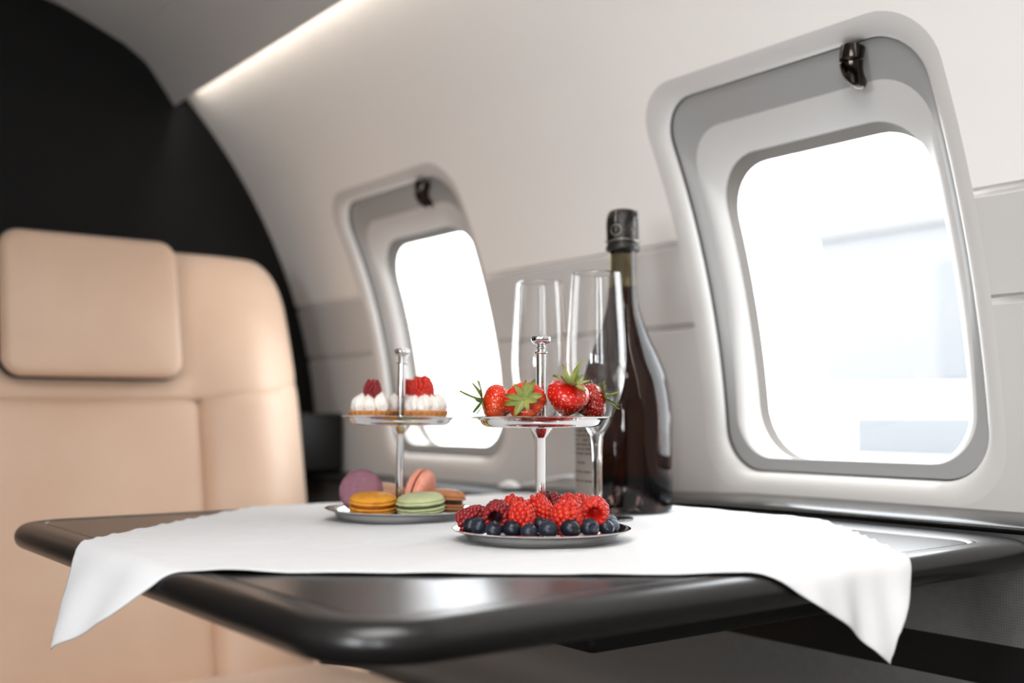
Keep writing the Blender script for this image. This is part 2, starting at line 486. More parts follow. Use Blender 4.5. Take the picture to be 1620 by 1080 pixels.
# bulkheads, floor
mb = MB(); mb.box(-1.0, 1.1, YB, YB+.03, 0, 1.70); wf = mb.build('wall_front', M_bulk); tag(wf, 'near black bulkhead behind the tan seat', 'wall', kind='structure')
mb = MB(); mb.box(-1.0, 1.1, YA-.03, YA, 0, 1.70); tag(mb.build('wall_back', M_backwall), 'pale bulkhead at the rear of the cabin', 'wall', kind='structure')
mb = MB(); mb.box(-1.0, 1.0, YA, YB, -.03, 0); tag(mb.build('floor', M_floor), 'dark carpeted cabin floor', 'floor', kind='structure')
# roof skin above the ceiling keeps the sky out
mb = MB(); mb.grid(lambda u, v: Vector((WXC+.93*math.cos(PI*(.205+.59*u)), YA-.04+(YB-YA+.08)*v, WZC+.93*math.sin(PI*(.205+.59*u)))), 24, 2)
for sx in (-1, 1): mb.box(min(WXC+sx*.93, WXC+sx*.95), max(WXC+sx*.93, WXC+sx*.95), YA-.03, YB+.03, -.03, .715)
tag(mb.build('fuselage_skin', M_black), 'dark outer skin of the cabin, hidden behind the lining', 'fuselage', kind='structure')

# black side console at the seat
mb = MB(); mb.box(.806, .927, 1.725, 1.835, .7225, .823, .006); cn = mb.build('side_console', M_black)
tag(cn, 'black side console box between the tan seat and the far window', 'console')
mb = MB(); mb.box(.806, .838, 1.73, 1.83, .0, .7220, .004); mb.build('base', M_black, cn)

# ------------------------------------------------------------------ seat
XC, PH = .4515, .1565
ZTOP = 1.068
def sy(z): return 1.49+.22*(z-.47)
def hw(z): return .346-.018*max(0, (z-.82)/.25)**1.5
def seamz(x):
    a = max(0, (abs(x-XC)-PH)/(.346-PH)); return .842+.03*a**.9
def ztop(x, h):
    r = .062; e = h-abs(x-XC)
    if e >= r: return ZTOP
    return ZTOP-r+math.sqrt(max(0, r*r-(r-e)**2))
def backdepth(x, z, part):
    h = hw(z); ex = h-abs(x-XC); ez = ztop(x, h)-z
    d = 0.
    Rs, Rt = .13, .05
    if ex < Rs: d += .085*(1-math.sqrt(max(0, 1-((Rs-ex)/Rs)**2)))
    if ez < Rt: d += .04*(1-math.sqrt(max(0, 1-((Rt-max(ez, 0))/Rt)**2)))
    a = (abs(x-XC)-PH)/(.346-PH)
    if part != 'center':
        if a > 0:
            k_ = 1.0 if z < .842 else max(0, 1-(z-.842)/.16)
            d -= .030*math.sin(PI*min(1, a)**.8)*k_
    return d
def tuck(d, amt=.007, w=.006): return amt*math.exp(-max(d, 0)/w)
seat = empty('passenger_seat', (XC, 1.5, 0)); tag(seat, 'tan leather passenger seat facing the table, with padded headrest', 'seat')
PO = -Vector((XC, 1.5, 0))
def seat_center(u, v):
    x = XC+PH*(2*u-1); z = .38+(.842-.38)*v
    d = backdepth(x, z, 'center')-.010*math.sin(PI*u)**.6*math.sin(PI*min(1, v*1.0))**.3
    d += tuck(PH-abs(x-XC))+tuck(.842-z)
    return Vector((x, sy(z)+d, z))+PO
def clus(u): return .5-.5*math.cos(PI*u)
mb = MB(); mb.grid(lambda u, v: seat_center(clus(u), clus(v)), 48, 48); mb.build('backrest_cushion', M_leather, seat, sharp=0)
for sgn in (1, -1):
    def bol(u, v):
        z0 = .38
        x1 = XC+sgn*(PH+(hw(.6)-PH)*u); zz = z0+(seamz(x1)-z0)*v
        x = XC+sgn*(PH+(hw(zz)-PH)*u)
        d = backdepth(x, zz, 'bolster')+tuck(abs(x-XC)-PH)+tuck(seamz(x1)-zz, .005)
        return Vector((x, sy(zz)+d, zz))+PO
    mb = MB(); mb.grid(lambda u, v: bol(clus(u), clus(v)), 40, 48)
    o = mb.build('side_bolster', M_leather, seat, sharp=0)
def yoke(u, v):
    x0 = XC+hw(1.0)*(2*u-1)
    zt = ztop(x0, hw(1.0)); z = seamz(x0)+(zt-seamz(x0))*v
    x = XC+hw(z)*(2*u-1)
    d = backdepth(x, min(z, ztop(x, hw(z))), 'yoke')+tuck(z-seamz(x0), .005)
    return Vector((x, sy(z)+d, z))+PO
mb = MB(); mb.grid(lambda u, v: yoke(clus(u), clus(v)), 90, 40); mb.build('shoulder_pad', M_leather, seat, sharp=0)
# rear shell: same outline, swept backwards
outl = []
for k in range(25): outl.append((XC-hw(.43+.5*k/24), .43+.5*k/24))
for k in range(1, 60):
    x0 = XC+hw(1.)*(-math.cos(PI*k/60)); outl.append((x0, ztop(x0, hw(1.))))
for k in range(25): outl.append((XC+hw(.93-.5*k/24), .93-.5*k/24))
loops = []
for (off, ins) in ((.072, .004), (.085, .0), (.13, .004), (.16, .03)):
    loops.append([Vector((XC+(x-XC)*(1-ins/.34), sy(z)+off, .43+(z-.43)*(1-ins/.64)))+PO for x, z in outl])
mb = MB(); mb.loft(loops, closed=True, cap1=True); mb.build('rear_shell', M_leather, seat, sharp=50)
# headrest pillow
hr = []
hx0, hx1, hz0, hz1 = .331, .572, .871, 1.072
def hr_loop(ins, off):
    return [Vector((x, sy(z)-off-.003, z))+PO for x, z in rrect(hx0+ins, hx1-ins, hz0+ins, hz1-ins, max(.026-ins*.6, .006))]
loops = [hr_loop(.012, .004)]
for t in range(0, 11):
    a = -PI/2+PI*t/10*.985
    loops.append(hr_loop(.013*(1-math.cos(a)), .026+.016*math.sin(a)))
for ins, off in ((.02, .0435), (.04, .047), (.065, .0495), (.09, .0505)): loops.append(hr_loop(ins, off))
mb = MB(); mb.loft(loops, closed=True, cap0=True, cap1=True); h = mb.build('headrest', M_leather, seat, sharp=0)
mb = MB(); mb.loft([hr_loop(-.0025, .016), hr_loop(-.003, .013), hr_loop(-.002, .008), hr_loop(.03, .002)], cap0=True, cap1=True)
mb.build('headrest_backing', M_black, seat, sharp=50)  # black edge standing in for the shade under and beside the headrest
# seat cushion
loops = []
def cu_loop(ins, z): return [Vector((x, y, z))+PO for x, y in rrect(XC-.375+ins, XC+.375-ins, .93+ins, 1.53-ins, .09-ins*.5)]
for t in range(0, 11):
    a = -PI/2+PI*t/10; loops.append(cu_loop(.045*(1-math.cos(a)), .405+.055*math.sin(a)))
for ins, z in ((.07, .466), (.11, .472), (.16, .476), (.22, .478)): loops.append(cu_loop(ins, z))
mb = MB(); mb.loft(loops, closed=True, cap0=True, cap1=True); mb.build('seat_cushion', M_leather, seat, sharp=0)
mb = MB(); mb.box(XC-.27-XC, XC+.27-XC, 1.0-1.5, 1.6-1.5, .0, .352, .02); mb.build('pedestal', M_black, seat)

# ------------------------------------------------------------------ table
TZ = .7215
tab = empty('folding_table', (.5, .78, 0)); tag(tab, 'black lacquered fold-out cabin table with rounded rim under the white cloth', 'table')
TO = -Vector((.5, .78, 0))
def tl(ins, z, r=None):
    x0, x1, y0, y1 = .243+ins, .890-ins*(.074/.027), .4505+ins, 1.119-ins
    return [Vector((x, y, z))+TO for x, y in rrect(x0, x1, y0, y1, max(.058-ins*1.25, .012), 14, 14)]
TH = .022
loops = [tl(.0245, TZ-.0030), tl(.0243, TZ-.0004), tl(.0238, TZ)]
for t in range(0, 13):
    a = PI/2-PI*t/12
    loops.append(tl(.0115*(1-math.cos(a)), TZ-TH/2+TH/2*math.sin(a)))
loops += [tl(.03, TZ-TH)]
mb = MB(); mb.loft(loops, closed=True, cap1=True); mb.build('rim', M_tablerim, tab, sharp=45)
mb = MB(); mb.loft([tl(.0246, TZ-.0020), tl(.0247, TZ-.0005), tl(.0253, TZ-.0001), tl(.0262, TZ-.0004), tl(.0270, TZ-.0022)], closed=True); mb.build('edge_strip', M_strip, tab, sharp=45)
mb = MB(); mb.loft([tl(.0276, TZ-.003), tl(.0277, TZ-.0012), tl(.0284, TZ-.0006), tl(.0292, TZ-.0006), tl(.0310, TZ-.0006)], closed=True, cap1=True); mb.build('inlay_panel', M_tabletop, tab, sharp=45)
mb = MB(); mb.box(.52-.5, .895-.5, .60-.78, 1.0-.78, .650, .697, .008); mb.build('support_arm', M_black, tab)

# ------------------------------------------------------------------ tablecloth
CZ = TZ+.0006
def lerp(a, b, t): return a+(b-a)*t
def poly(P, t):
    n = len(P)-1; x = max(0, min(n-1e-9, t*n)); i = int(x); f = x-i
    p0, p1, p2, p3 = P[max(i-1, 0)], P[i], P[i+1], P[min(i+2, n)]
    return tuple(.5*(2*p1[k]+(p2[k]-p0[k])*f+(2*p0[k]-5*p1[k]+4*p2[k]-p3[k])*f*f+(3*p1[k]-p0[k]-3*p2[k]+p3[k])*f**3) for k in (0, 1))
LEFT = [(-.341, .748), (-.330, .873), (-.305, 1.02), (-.275, 1.177), (-.235, 1.30), (-.20, 1.44)]
RIGHT = [(.266, .688), (.276, .80), (.284, .93), (.287, 1.06), (.286, 1.18), (.285, 1.32)]
FRONT = [(-.341, .748), (-.272, .713), (-.203, .6985), (-.08, .692), (.04, .688), (.16, .686), (.222, .689), (.266, .688)]
def cloth_flat(u, v):
    l = poly(LEFT, v); r_ = poly(RIGHT, v); f = poly(FRONT, u)
    p = (lerp(l[0], r_[0], u), lerp(l[1], r_[1], u))
    b = (lerp(LEFT[0][0], RIGHT[0][0], u), lerp(LEFT[0][1], RIGHT[0][1], u))
    w = (1-v)**3
    return p[0]+(f[0]-b[0])*w, p[1]+(f[1]-b[1])*w
def fold(s, ang, Rc=.0135):
    """overhang s -> (outward, down)"""
    if s <= 0: return 0., 0.
    if s < Rc*ang: return Rc*math.sin(s/Rc), Rc*(1-math.cos(s/Rc))
    q = s-Rc*ang
    return Rc*math.sin(ang)+q*math.cos(ang), Rc*(1-math.cos(ang))+q*math.sin(ang)
XE, YE, YE2, XMAX = .2555, .4625, 1.107, .853
def cloth_pt(u, v):
    r, d = cloth_flat(u, v)
    X = .8*r+.6*d; Y = -.6*r+.8*d
    z = 0.
    # hem ripple near the free left edge and front edge
    eu = u; ev = v
    hem = math.exp(-eu*28)
    z += hem*.0011*max(0, math.sin(v*150+2*math.sin(v*31)))
    r_ = math.exp(-ev*30)
    z += r_*.0022*max(0, noise.noise(Vector((u*14, .3, 4)))+.12)
    rr = math.exp(-(1-eu)*14)
    z += .0015*rr*max(0, math.sin(v*120+3*math.sin(v*17)))
    z += .0008*max(0, noise.noise(Vector((X*22, Y*22, 1.)))+.1)
    sx, s2, s3 = XE-X, YE-Y, Y-YE2
    wr = noise.noise(Vector((u*9, v*9, 7)))
    ox, dx = fold(sx, math.radians(60)+.12*wr); oy, dy = fold(s2, math.radians(72)+.05*wr); oz, d3 = fold(s3, math.radians(80))
    if sx > 0:
        X = XE-ox; z -= dx
        k_ = min(1, sx/.05); X -= .004*k_*(1+math.sin(Y*70+.6))*(.4+eu*2); 
    if s2 > 0:
        Y = YE-oy; z -= dy
        k_ = min(1, s2/.04)
        Y -= .003*k_*(.9+math.sin((X-.55)*62+s2*14))
        Y -= .0008*k_*(1+math.sin(X*210+s2*60))
    if s3 > 0: Y = YE2+oz; z -= d3
    X = min(X, XMAX)
    return Vector((X, Y, CZ+max(z, 0) if (sx <= 0 and s2 <= 0 and s3 <= 0) else CZ+z))
NU, NV = 190, 150
cv = [cloth_pt(i/NU, j/NV) for j in range(NV+1) for i in range(NU+1)]
cf = []
for j in range(NV):
    for i in range(NU):
        q = (j*(NU+1)+i, j*(NU+1)+i+1, (j+1)*(NU+1)+i+1, (j+1)*(NU+1)+i)
        if all(cv[k_].x >= XMAX-1e-6 for k_ in q): continue
        cf.append(q)
me = mesh_from('tablecloth', cv, cf, M_cloth, sharp=0)
bm = bmesh.new(); bm.from_mesh(me)
bmesh.ops.delete(bm, geom=[v for v in bm.verts if not v.link_faces], context='VERTS')
if sum(f.normal.z for f in bm.faces) < 0: bmesh.ops.reverse_faces(bm, faces=bm.faces)
bm.to_mesh(me); bm.free()
cl = link('tablecloth', me); tag(cl, 'white cloth draped over the black table with corners hanging', 'tablecloth')
sol = cl.modifiers.new('thickness', 'SOLIDIFY'); sol.thickness = .0008; sol.offset = 1
CT = CZ+.0012     # top of the cloth

# ------------------------------------------------------------------ cake stands
def tray_profile(R, rin, rim_z, floor_z, th=.0012, foot=False):
    top = [(0.0005, floor_z), (rin-.006, floor_z), (rin-.002, floor_z+.0012), (rin, floor_z+.003), (rin+.0012, rim_z-.0012), (rin+.003, rim_z-.0004),
           (R-.003, rim_z+.0004), (R-.0012, rim_z+.0008), (R, rim_z+.0002)]
    bot = [(R-.0008, rim_z-.0008), (R-.003, rim_z-.0010), (rin+.004, rim_z-.0016), (rin+.0022, rim_z-.0028)]
    if foot:
        bot += [(rin+.0005, floor_z-.001), (rin-.001, .0008), (rin-.003, .0), (.0005, .0)]
    else:
        bot += [(rin+.0012, rim_z-.0050), (rin-.0004, rim_z-.0066), (rin-.0032, rim_z-.0077), (rin-.0060, rim_z-.0081), (.0005, rim_z-.0081)]
    return top+bot
def make_stand():
    root = empty('cake_stand'); DN = Matrix.Translation((0, 0, -.0015))
    mb = MB(); mb.lathe(tray_profile(.0695, .0585, .0092, .0048, foot=True), 96); mb.build('lower_tray', M_chrome, root, sharp=50)
    mb = MB(); mb.lathe(tray_profile(.0555, .0455, .0965, .0918), 96, M=DN); mb.build('upper_tray', M_chrome, root, sharp=50)
    mb = MB(); mb.lathe([(.0075, .0056), (.0072, .0075), (.0040, .0085), (.0037, .010), (.0037, .0800), (.0040, .0805), (.0092, .0876), (.0095, .0883), (.0005, .0884)], 40, M=DN)
    mb.build('lower_pole', M_chrome, root, sharp=40)
    mb = MB(); mb.lathe([(.0060, .0919), (.0058, .0926), (.0040, .0925), (.0037, .094), (.0037, .1460)], 40, M=DN); mb.build('upper_pole', M_chrome, root, sharp=40)
    pr = [(.0037, .1455), (.0048, .1459), (.0053, .1468), (.0048, .1477), (.0034, .1484), (.0030, .1494), (.0037, .1503), (.0038, .1511), (.0030, .1521), (.0031, .1530),
          (.0052, .1540), (.0070, .1555), (.0076, .1572), (.0074, .1588), (.0060, .1602), (.0036, .1611), (.0003, .1614)]
    mb = MB(); mb.lathe(smooth_prof(pr, 3), 40, fn=lambda p, a, r, z: (p.x*(1+(.045*math.cos(9*a) if .1536 < z < .1600 else 0)), p.y*(1+(.045*math.cos(9*a) if .1536 < z < .1600 else 0)), p.z), M=DN)
    mb.build('finial', M_chrome, root, sharp=0)
    return root
ST_F, ST_B = Vector((.5383, .6801, CT)), Vector((.5420, .8997, CT))
st1 = make_stand(); st1.location = ST_F; st1.rotation_euler = (0, 0, -AZ)
tag(st1, 'polished two-tier stand nearest the camera, holding strawberries over raspberries and blueberries', 'cake stand', 'two-tier silver stands')
st2 = dup(st1); st2.location = ST_B; st2.rotation_euler = (math.radians(.5), math.radians(.6), .4)
tag(st2, 'polished two-tier stand farther back, holding cream tartlets over macarons', 'cake stand', 'two-tier silver stands')
def on(st, a, b, z): return Vector((st.x, st.y, 0))+RT*a+F0*b+Vector((0, 0, z))
def dirw(d): return RT*d[0]+F0*d[1]+Vector((0, 0, d[2]))

# ------------------------------------------------------------------ raspberries
def raspberry_mesh(name, L, Rm, seed, m_out, m_in):
    rnd = random.Random(seed); mb = MB()
    def rad(t): return Rm*(.80+.28*t-.10*t*t if t < .35 else .886*math.sqrt(max(0, 1-((t-.30)/.74)**2.3)))
    core = [(max(.0004, rad(t)*.80), -L/2+L*t) for t in np.linspace(.02, .97, 14)]
    hol = [(.0004, -L/2+L*.55), (Rm*.26, -L/2+L*.50), (Rm*.40, -L/2+L*.2), (Rm*.50, -L/2+.0002), (Rm*.62, -L/2-.0006)]
    mb.lathe(core[::-1], 24, 0); mb.lathe(hol+[core[0]], 24, 1)
    rows = 8; dr = Rm*.215
    for i in range(rows):
        t = .04+.90*(i/(rows-1))**.96
        r = rad(t)*.90; n = max(3, int(2*PI*max(r, .001)/(dr*1.84)))
        if i == rows-1: n = 4
        for k_ in range(n):
            a = 2*PI*(k_+.5*(i % 2)+rnd.uniform(-.12, .12))/n
            s_ = dr*rnd.uniform(.92, 1.12); z = -L/2+L*t+rnd.uniform(-.0003, .0003)
            mb.ico((r*math.cos(a), r*math.sin(a), z), s_, 2, (1, 1, 1.05))
    mb.ico((0, 0, L/2-.0016), dr*1.0, 2)
    n = int(2*PI*Rm*.68/(dr*1.7))
    for k_ in range(n):
        a = 2*PI*(k_+.3)/n
        mb.ico((Rm*.66*math.cos(a), Rm*.66*math.sin(a), -L/2-.0002), dr*.86, 2, mi=0)
    return mb.mesh(name, mats=[m_out, m_in], sharp=0)
RA_ = [raspberry_mesh('raspberry_body', .0205, .0108, s, M_rasp, M_rasp_in) for s in (1, 2, 3)]
RD_ = [raspberry_mesh('raspberry_body', .0200, .0106, s, M_rasp_dark, M_rasp_in_dark) for s in (4, 5)]
def rasp(st, pos, tip, me, sc, spin, label, group):
    o = link('raspberry', me, None, on(st, *pos)); q = aim(dirw(tip)).to_matrix().to_4x4() @ Matrix.Rotation(spin, 4, 'Z')
    o.rotation_euler = q.to_euler(); o.scale = sc if hasattr(sc, '__len__') else (sc,)*3
    return tag(o, label, 'raspberry', group)
G = 'raspberries on the near lower tray'
R = [
 ((-.0523, -.006, .7405), (.8, -.1, .35), RD_[0], (.95, .95, 1.05), .2, 'dark red raspberry lying at the left rim of the near lower tray'),
 ((-.0337, -.026, .7462), (.12, .95, .28), RD_[1], 1.0, .5, 'raspberry with dark open hollow facing out, left side of near lower tray'),
 ((-.0222, .005, .7462), (.35, .2, .9), RA_[0], 1.0, 1., 'raspberry behind the dark hollow one, left of the pole'),
 ((-.0154, -.034, .7436), (-.1, -.1, .98), RA_[1], (1.0, 1.0, 1.06), 2., 'bright red upright raspberry at front left, between the hollow one and the pole'),
 ((-.0011, -.018, .7480), (-.5, -.15, .85), RA_[2], (.92, .92, 1.08), .7, 'raspberry leaning left right in front of the near pole'),
 ((.0075, .013, .7486), (.3, .2, .9), RD_[0], 1.0, 1.7, 'dark raspberry half hidden behind the near pole'),
 ((.0183, -.034, .7445), (.02, -.12, .98), RA_[0], (1.17, 1.17, 1.08), 3., 'biggest raspberry, upright at the front, right of the near pole'),
 ((.0225, .002, .7482), (.1, .2, .97), RA_[1], .95, 4., 'raspberry peeping over the biggest raspberry'),
 ((.0403, -.018, .7477), (.10, .95, .22), RA_[2], 1.06, 5., 'raspberry with red open hollow facing out, at right of near lower tray'),
 ((.0318, .014, .7478), (0, .5, .8), RA_[0], .9, .4, 'raspberry barely showing behind the red hollow one at right'),
]
for r_ in R: rasp(ST_F, *r_, G)

# ------------------------------------------------------------------ blueberries
def blueberry_mesh(name, m):
    mb = MB(); prof = []
    for k_ in range(0, 22):
        a = PI-(PI-math.radians(24))*k_/21
        prof.append((max(.002, math.sin(a)), math.cos(a)*.88))
    prof += [(.40, .83), (.43, .90), (.44, .935), (.40, .93), (.33, .84), (.22, .76), (.08, .75), (.002, .76)]
    def fn(p, a, r, z):
        if .86 < z and r > .38: k_ = 1+.10*math.cos(5*a); return (p.x*k_, p.y*k_, .86+(z-.86)*(1+.9*math.cos(5*a)))
        return p
    mb.lathe(prof, 40, fn=fn)
    return mb.mesh(name, m, sharp=0)
BB = blueberry_mesh('blueberry_body', M_blue); BD = blueberry_mesh('blueberry_body', M_blue_dark); BP = blueberry_mesh('blueberry_body', M_blue_pale)
G = 'blueberries on the near lower tray'
BL = [
 ((-.0535, -.012, .7358), .0070, BD, (-.4, .5, .5), 'blueberry farthest left, tucked under the dark left raspberry'),
 ((-.0469, -.025, .7360), .0074, BB, (-.5, .3, .7), 'large round blueberry in front of the dark left raspberry'),
 ((-.0363, -.040, .7350), .0063, BB, (.15, -.5, .85), 'small blueberry with crown upward, below the dark hollow raspberry'),
 ((-.0294, -.028, .7372), .0062, BD, (.4, .6, .5), 'blueberry behind the small crowned one, under the dark hollow raspberry'),
 ((-.0227, -.044, .7358), .0071, BD, (.3, .6, .7), 'dark blueberry below and left of the bright upright front raspberry'),
 ((-.0103, -.049, .7347), .0063, BB, (.1, -.2, .95), 'blueberry at front centre, below the bright upright raspberry'),
 ((-.0016, -.036, .7378), .0064, BD, (.5, .6, .4), 'blueberry between the two large upright raspberries, set back'),
 ((.0040, -.047, .7358), .0075, BB, (-.1, .3, .9), 'blueberry at the foot of the biggest raspberry, on its left'),
 ((.0203, -.045, .7362), .0078, BD, (.3, .4, .8), 'largest blueberry, directly under the biggest raspberry'),
 ((.0352, -.036, .7362), .0071, BB, (.28, -.93, .1), 'blueberry showing its star crown, below the red hollow raspberry'),
 ((.0482, -.024, .7353), .0066, BB, (.5, .3, .7), 'blueberry near the right rim, right of the star crowned one'),
 ((.0541, -.008, .7350), .0060, BP, (.3, .5, .7), 'pale dusty blueberry at the far right of the near tray'),
 ((.0545, .008, .7368), .0056, BP, (.1, .2, .9), 'small pale blueberry at the right, behind the other pale one'),
]
for pos, r_, me_, d_, lab in BL:
    o = link('blueberry', me_, None, on(ST_F, *pos)); o.scale = (r_, r_, r_); o.rotation_euler = aim(dirw(d_)).to_euler(); tag(o, lab, 'blueberry', G)

# ------------------------------------------------------------------ strawberries
def strawberry_mesh(name, R, H, m, seed, blunt=.75):
    rnd = random.Random(seed); nt_, na = 70, 90
    ts = np.linspace(0, 1, nt_)
    seeds = []
    rows = 11
    for i in range(rows):
        t = .10+.84*i/rows; n = max(4, int(17*math.sin(PI*min(.93, max(.16, t**.85)))))
        for k_ in range(n): seeds.append((t+rnd.uniform(-.018, .018), 2*PI*(k_+.5*(i % 2)+.37*i+rnd.uniform(-.22, .22))/n))
    def prof(t):
        a = PI*t**blunt
        return R*math.sin(a)**.82 if 0 < t < 1 else 0.0
    def pz(t): return H/2-H*(t**1.05)
    def pt(t, a):
        r = max(prof(t), 1e-5)*(1+.03*math.cos(3*a+seed)+.02*math.cos(2*a)); z = pz(t)
        if t < .18: z -= (.18-t)*.25*H          # shoulder dips at the calyx
        return Vector((r*math.cos(a), r*math.sin(a), z))
    sp = np.array([pt(*s_) for s_ in seeds])
    mb = MB(); vs = []
    for t in ts:
        for k_ in range(na):
            a = 2*PI*k_/na; p = pt(t, a)
            d2 = ((sp-np.array(p))**2).sum(1); w = float(np.exp(-d2/(2*.00065**2)).max())
            n_ = Vector((p.x, p.y, p.z*.6)).normalized()
            vs.append(p-n_*.0007*w)
    fs = [(i*na+k_, i*na+(k_+1) % na, (i+1)*na+(k_+1) % na, (i+1)*na+k_) for i in range(nt_-1) for k_ in range(na)]
    mb.add(vs, fs, 0)
    for p in sp:
        v = Vector(p); n_ = Vector((v.x, v.y, v.z*.6)).normalized()
        q = n_.to_track_quat('Z', 'Y').to_matrix()
        mb.ico(v-n_*.00045, .00052, 1, (.75, 1.25, .6), q, 1)
    return mb.mesh(name, mats=[m, M_seed], sharp=0), pz(0)-.18*.25*H
def calyx_meshes(R, seed, m, n=8, droop=.35, size=1.):
    rnd = random.Random(seed); mb = MB()
    for k_ in range(n):
        a = 2*PI*(k_+rnd.uniform(-.2, .2))/n; L = R*rnd.uniform(.62, .92)*size; W = L*rnd.uniform(.36, .46); lift = rnd.uniform(-.1, .45); curl = rnd.uniform(.2, .9)
        ca, sa = math.cos(a), math.sin(a)
        def lf(u, v, L=L, W=W, ca=ca, sa=sa, lift=lift, curl=curl):
            w = W*(math.sin(PI*min(1, (v*.93+.07))**.85))**.8*(u-.5); x = .0012+L*v
            z = L*(lift*v+curl*.5*v*v*(1 if k_ % 3 else -.6)) + abs(u-.5)*W*.6*(v+.2) - droop*L*.0 + .0006
            return Vector((x*ca-w*sa, x*sa+w*ca, z))
        mb.grid(lf, 6, 10)
    mb.lathe([(.0002, .0014), (.0018, .0012), (.0022, .0004), (.0018, -.0006)], 12)
    return mb.mesh('calyx', m, sharp=0)
def strawberry(pos, axis, R, H, m, seed, label, leafm, stem=None, spin=0., blunt=.75, size=1., n=8):
    me_, zt = strawberry_mesh('strawberry_body', R, H, m, seed, blunt)
    root = empty('strawberry', on(ST_F, *pos))
    root.rotation_euler = (aim(dirw(axis)).to_matrix().to_4x4() @ Matrix.Rotation(spin, 4, 'Z')).to_euler()
    link('flesh', me_, root)
    link('calyx', calyx_meshes(R, seed+9, leafm, n, size=size), root, (0, 0, zt-.0004))
    if stem:
        inv = root.rotation_euler.to_matrix().inverted()
        d_ = inv @ dirw(stem[0]).normalized(); L = stem[1]
        mb = MB(); pts = [Vector((0, 0, zt))+d_*L*t+Vector((0, 0, 1))*.002*math.sin(PI*t) for t in (0, .2, .4, .6, .8, 1)]
        mb.tube(pts, [.0013, .0011, .0009, .0009, .0008, .0008], 8); mb.build('stem', leafm, root)
    return tag(root, label, 'strawberry', 'strawberries on the near upper tray')
strawberry((-.0325, .000, .8294), (-.93, -.2, .12), .0143, .029, M_straw_orange, 11, 'strawberry at the left end, long stem and leaves pointing left', M_leaf, ((-.9, -.2, .38), .020), .4, .72, 1.1, 7)
strawberry((-.0120, -.0215, .8298), (-.12, -.93, .22), .0152, .026, M_straw_orange, 12, 'strawberry left of the pole with its pale green leaves facing out', M_leaf2, None, .2, .7, 1.1, 9)
strawberry((.0192, -.0230, .8315), (.22, -.50, .84), .0164, .031, M_straw, 13, 'big red strawberry right of the pole with upright stem', M_leaf2, ((.40, -.05, .9), .020), .3, .70, 1.05, 8)
strawberry((.0375, -.002, .8300), (.88, -.15, .30), .0145, .0285, M_straw_dark, 14, 'dark red strawberry at the right end, leaves pointing right', M_leaf, ((.95, .0, .30), .011), .9, .74, .95, 8)
strawberry((.0200, .0200, .8322), (.3, .7, .35), .0140, .027, M_straw_dark, 15, 'strawberry behind the big one, only its top showing', M_leaf, None, 0, .74, .9, 8)
strawberry((-.0080, .0245, .8290), (-.1, .8, .3), .0135, .028, M_straw, 16, 'strawberry standing behind the pole, mostly hidden', M_leaf, None, 0, .74, .8, 8)

# ------------------------------------------------------------------ macarons
def macaron(pos, axis, key, label, R=.0205, spin=0., gap=.0028, seed=1, R2=None):
    root = empty('macaron', on(ST_B, *pos)); root.rotation_euler = (aim(dirw(axis)).to_matrix().to_4x4() @ Matrix.Rotation(spin, 4, 'Z')).to_euler()
    for sg in (1, -1):
        mb = MB()
        prof = [(.0004, .0093), (R*.3, .0092), (R*.6, .0086), (R*.82, .0074), (R*.95, .0056), (R*.995, .0040), (R*.985, .0030), (R*.955, .0026),
                (R*.99, .0021), (R*1.03, .0013), (R*1.02, .0004), (R*.95, .0), (R*.5, .0), (.0004, .0)]
        prof = smooth_prof(prof, 3)
        def fn(p, a, r, z, sg=sg):
            k_ = 1.
            if z < .0029 and r > R*.8:
                k_ = 1+.035*noise.noise(Vector((math.cos(a)*9+seed, math.sin(a)*9, z*500+sg)))+.02*noise.noise(Vector((math.cos(a)*24+seed, math.sin(a)*24, z*900)))
            return (p.x*k_, p.y*k_, sg*(z+gap/2))
        mb.lathe(prof, 72, fn=fn)
        mb.build('shell', MAC[key], root, sharp=0)
    mb = MB(); mb.lathe([(.0004, -gap/2-.0003), (R*.84, -gap/2-.0003), (R*.88, 0), (R*.84, gap/2+.0003), (.0004, gap/2+.0003)], 48)
    mb.build('filling', FIL[key], root, sharp=0)
    return tag(root, label, 'macaron', 'macarons on the far lower tray')
fz = CT+.0049
macaron((-.0345, -.007, fz+.0212), (-.16, -.92, .34), 'purple', 'dull purple macaron standing on edge at the left', R=.0196, seed=2)
macaron((-.0200, -.0330, fz+.0108), (.02, -.10, 1), 'yellow', 'mustard yellow macaron lying flat at the front left of the pole', R=.0212, seed=3)
macaron((.0232, -.0340, fz+.0106), (-.05, -.08, 1), 'green', 'pale green macaron lying flat at the front right of the pole', R=.0216, seed=4)
macaron((.0185, .0140, fz+.0205), (.90, -.30, -.26), 'pink', 'salmon pink macaron on edge, showing its seam, behind the green one', R=.0200, seed=5, gap=.0020)
macaron((-.0150, .0290, fz+.0150), (.15, -.1, .98), 'beige', 'beige macaron behind the pole, between purple and pink ones', R=.0195, seed=6)
macaron((.0435, .0020, fz+.0112), (.08, .0, 1), 'brown', 'brown macaron lying flat at the right rim', R=.0185, seed=7, gap=.0040)

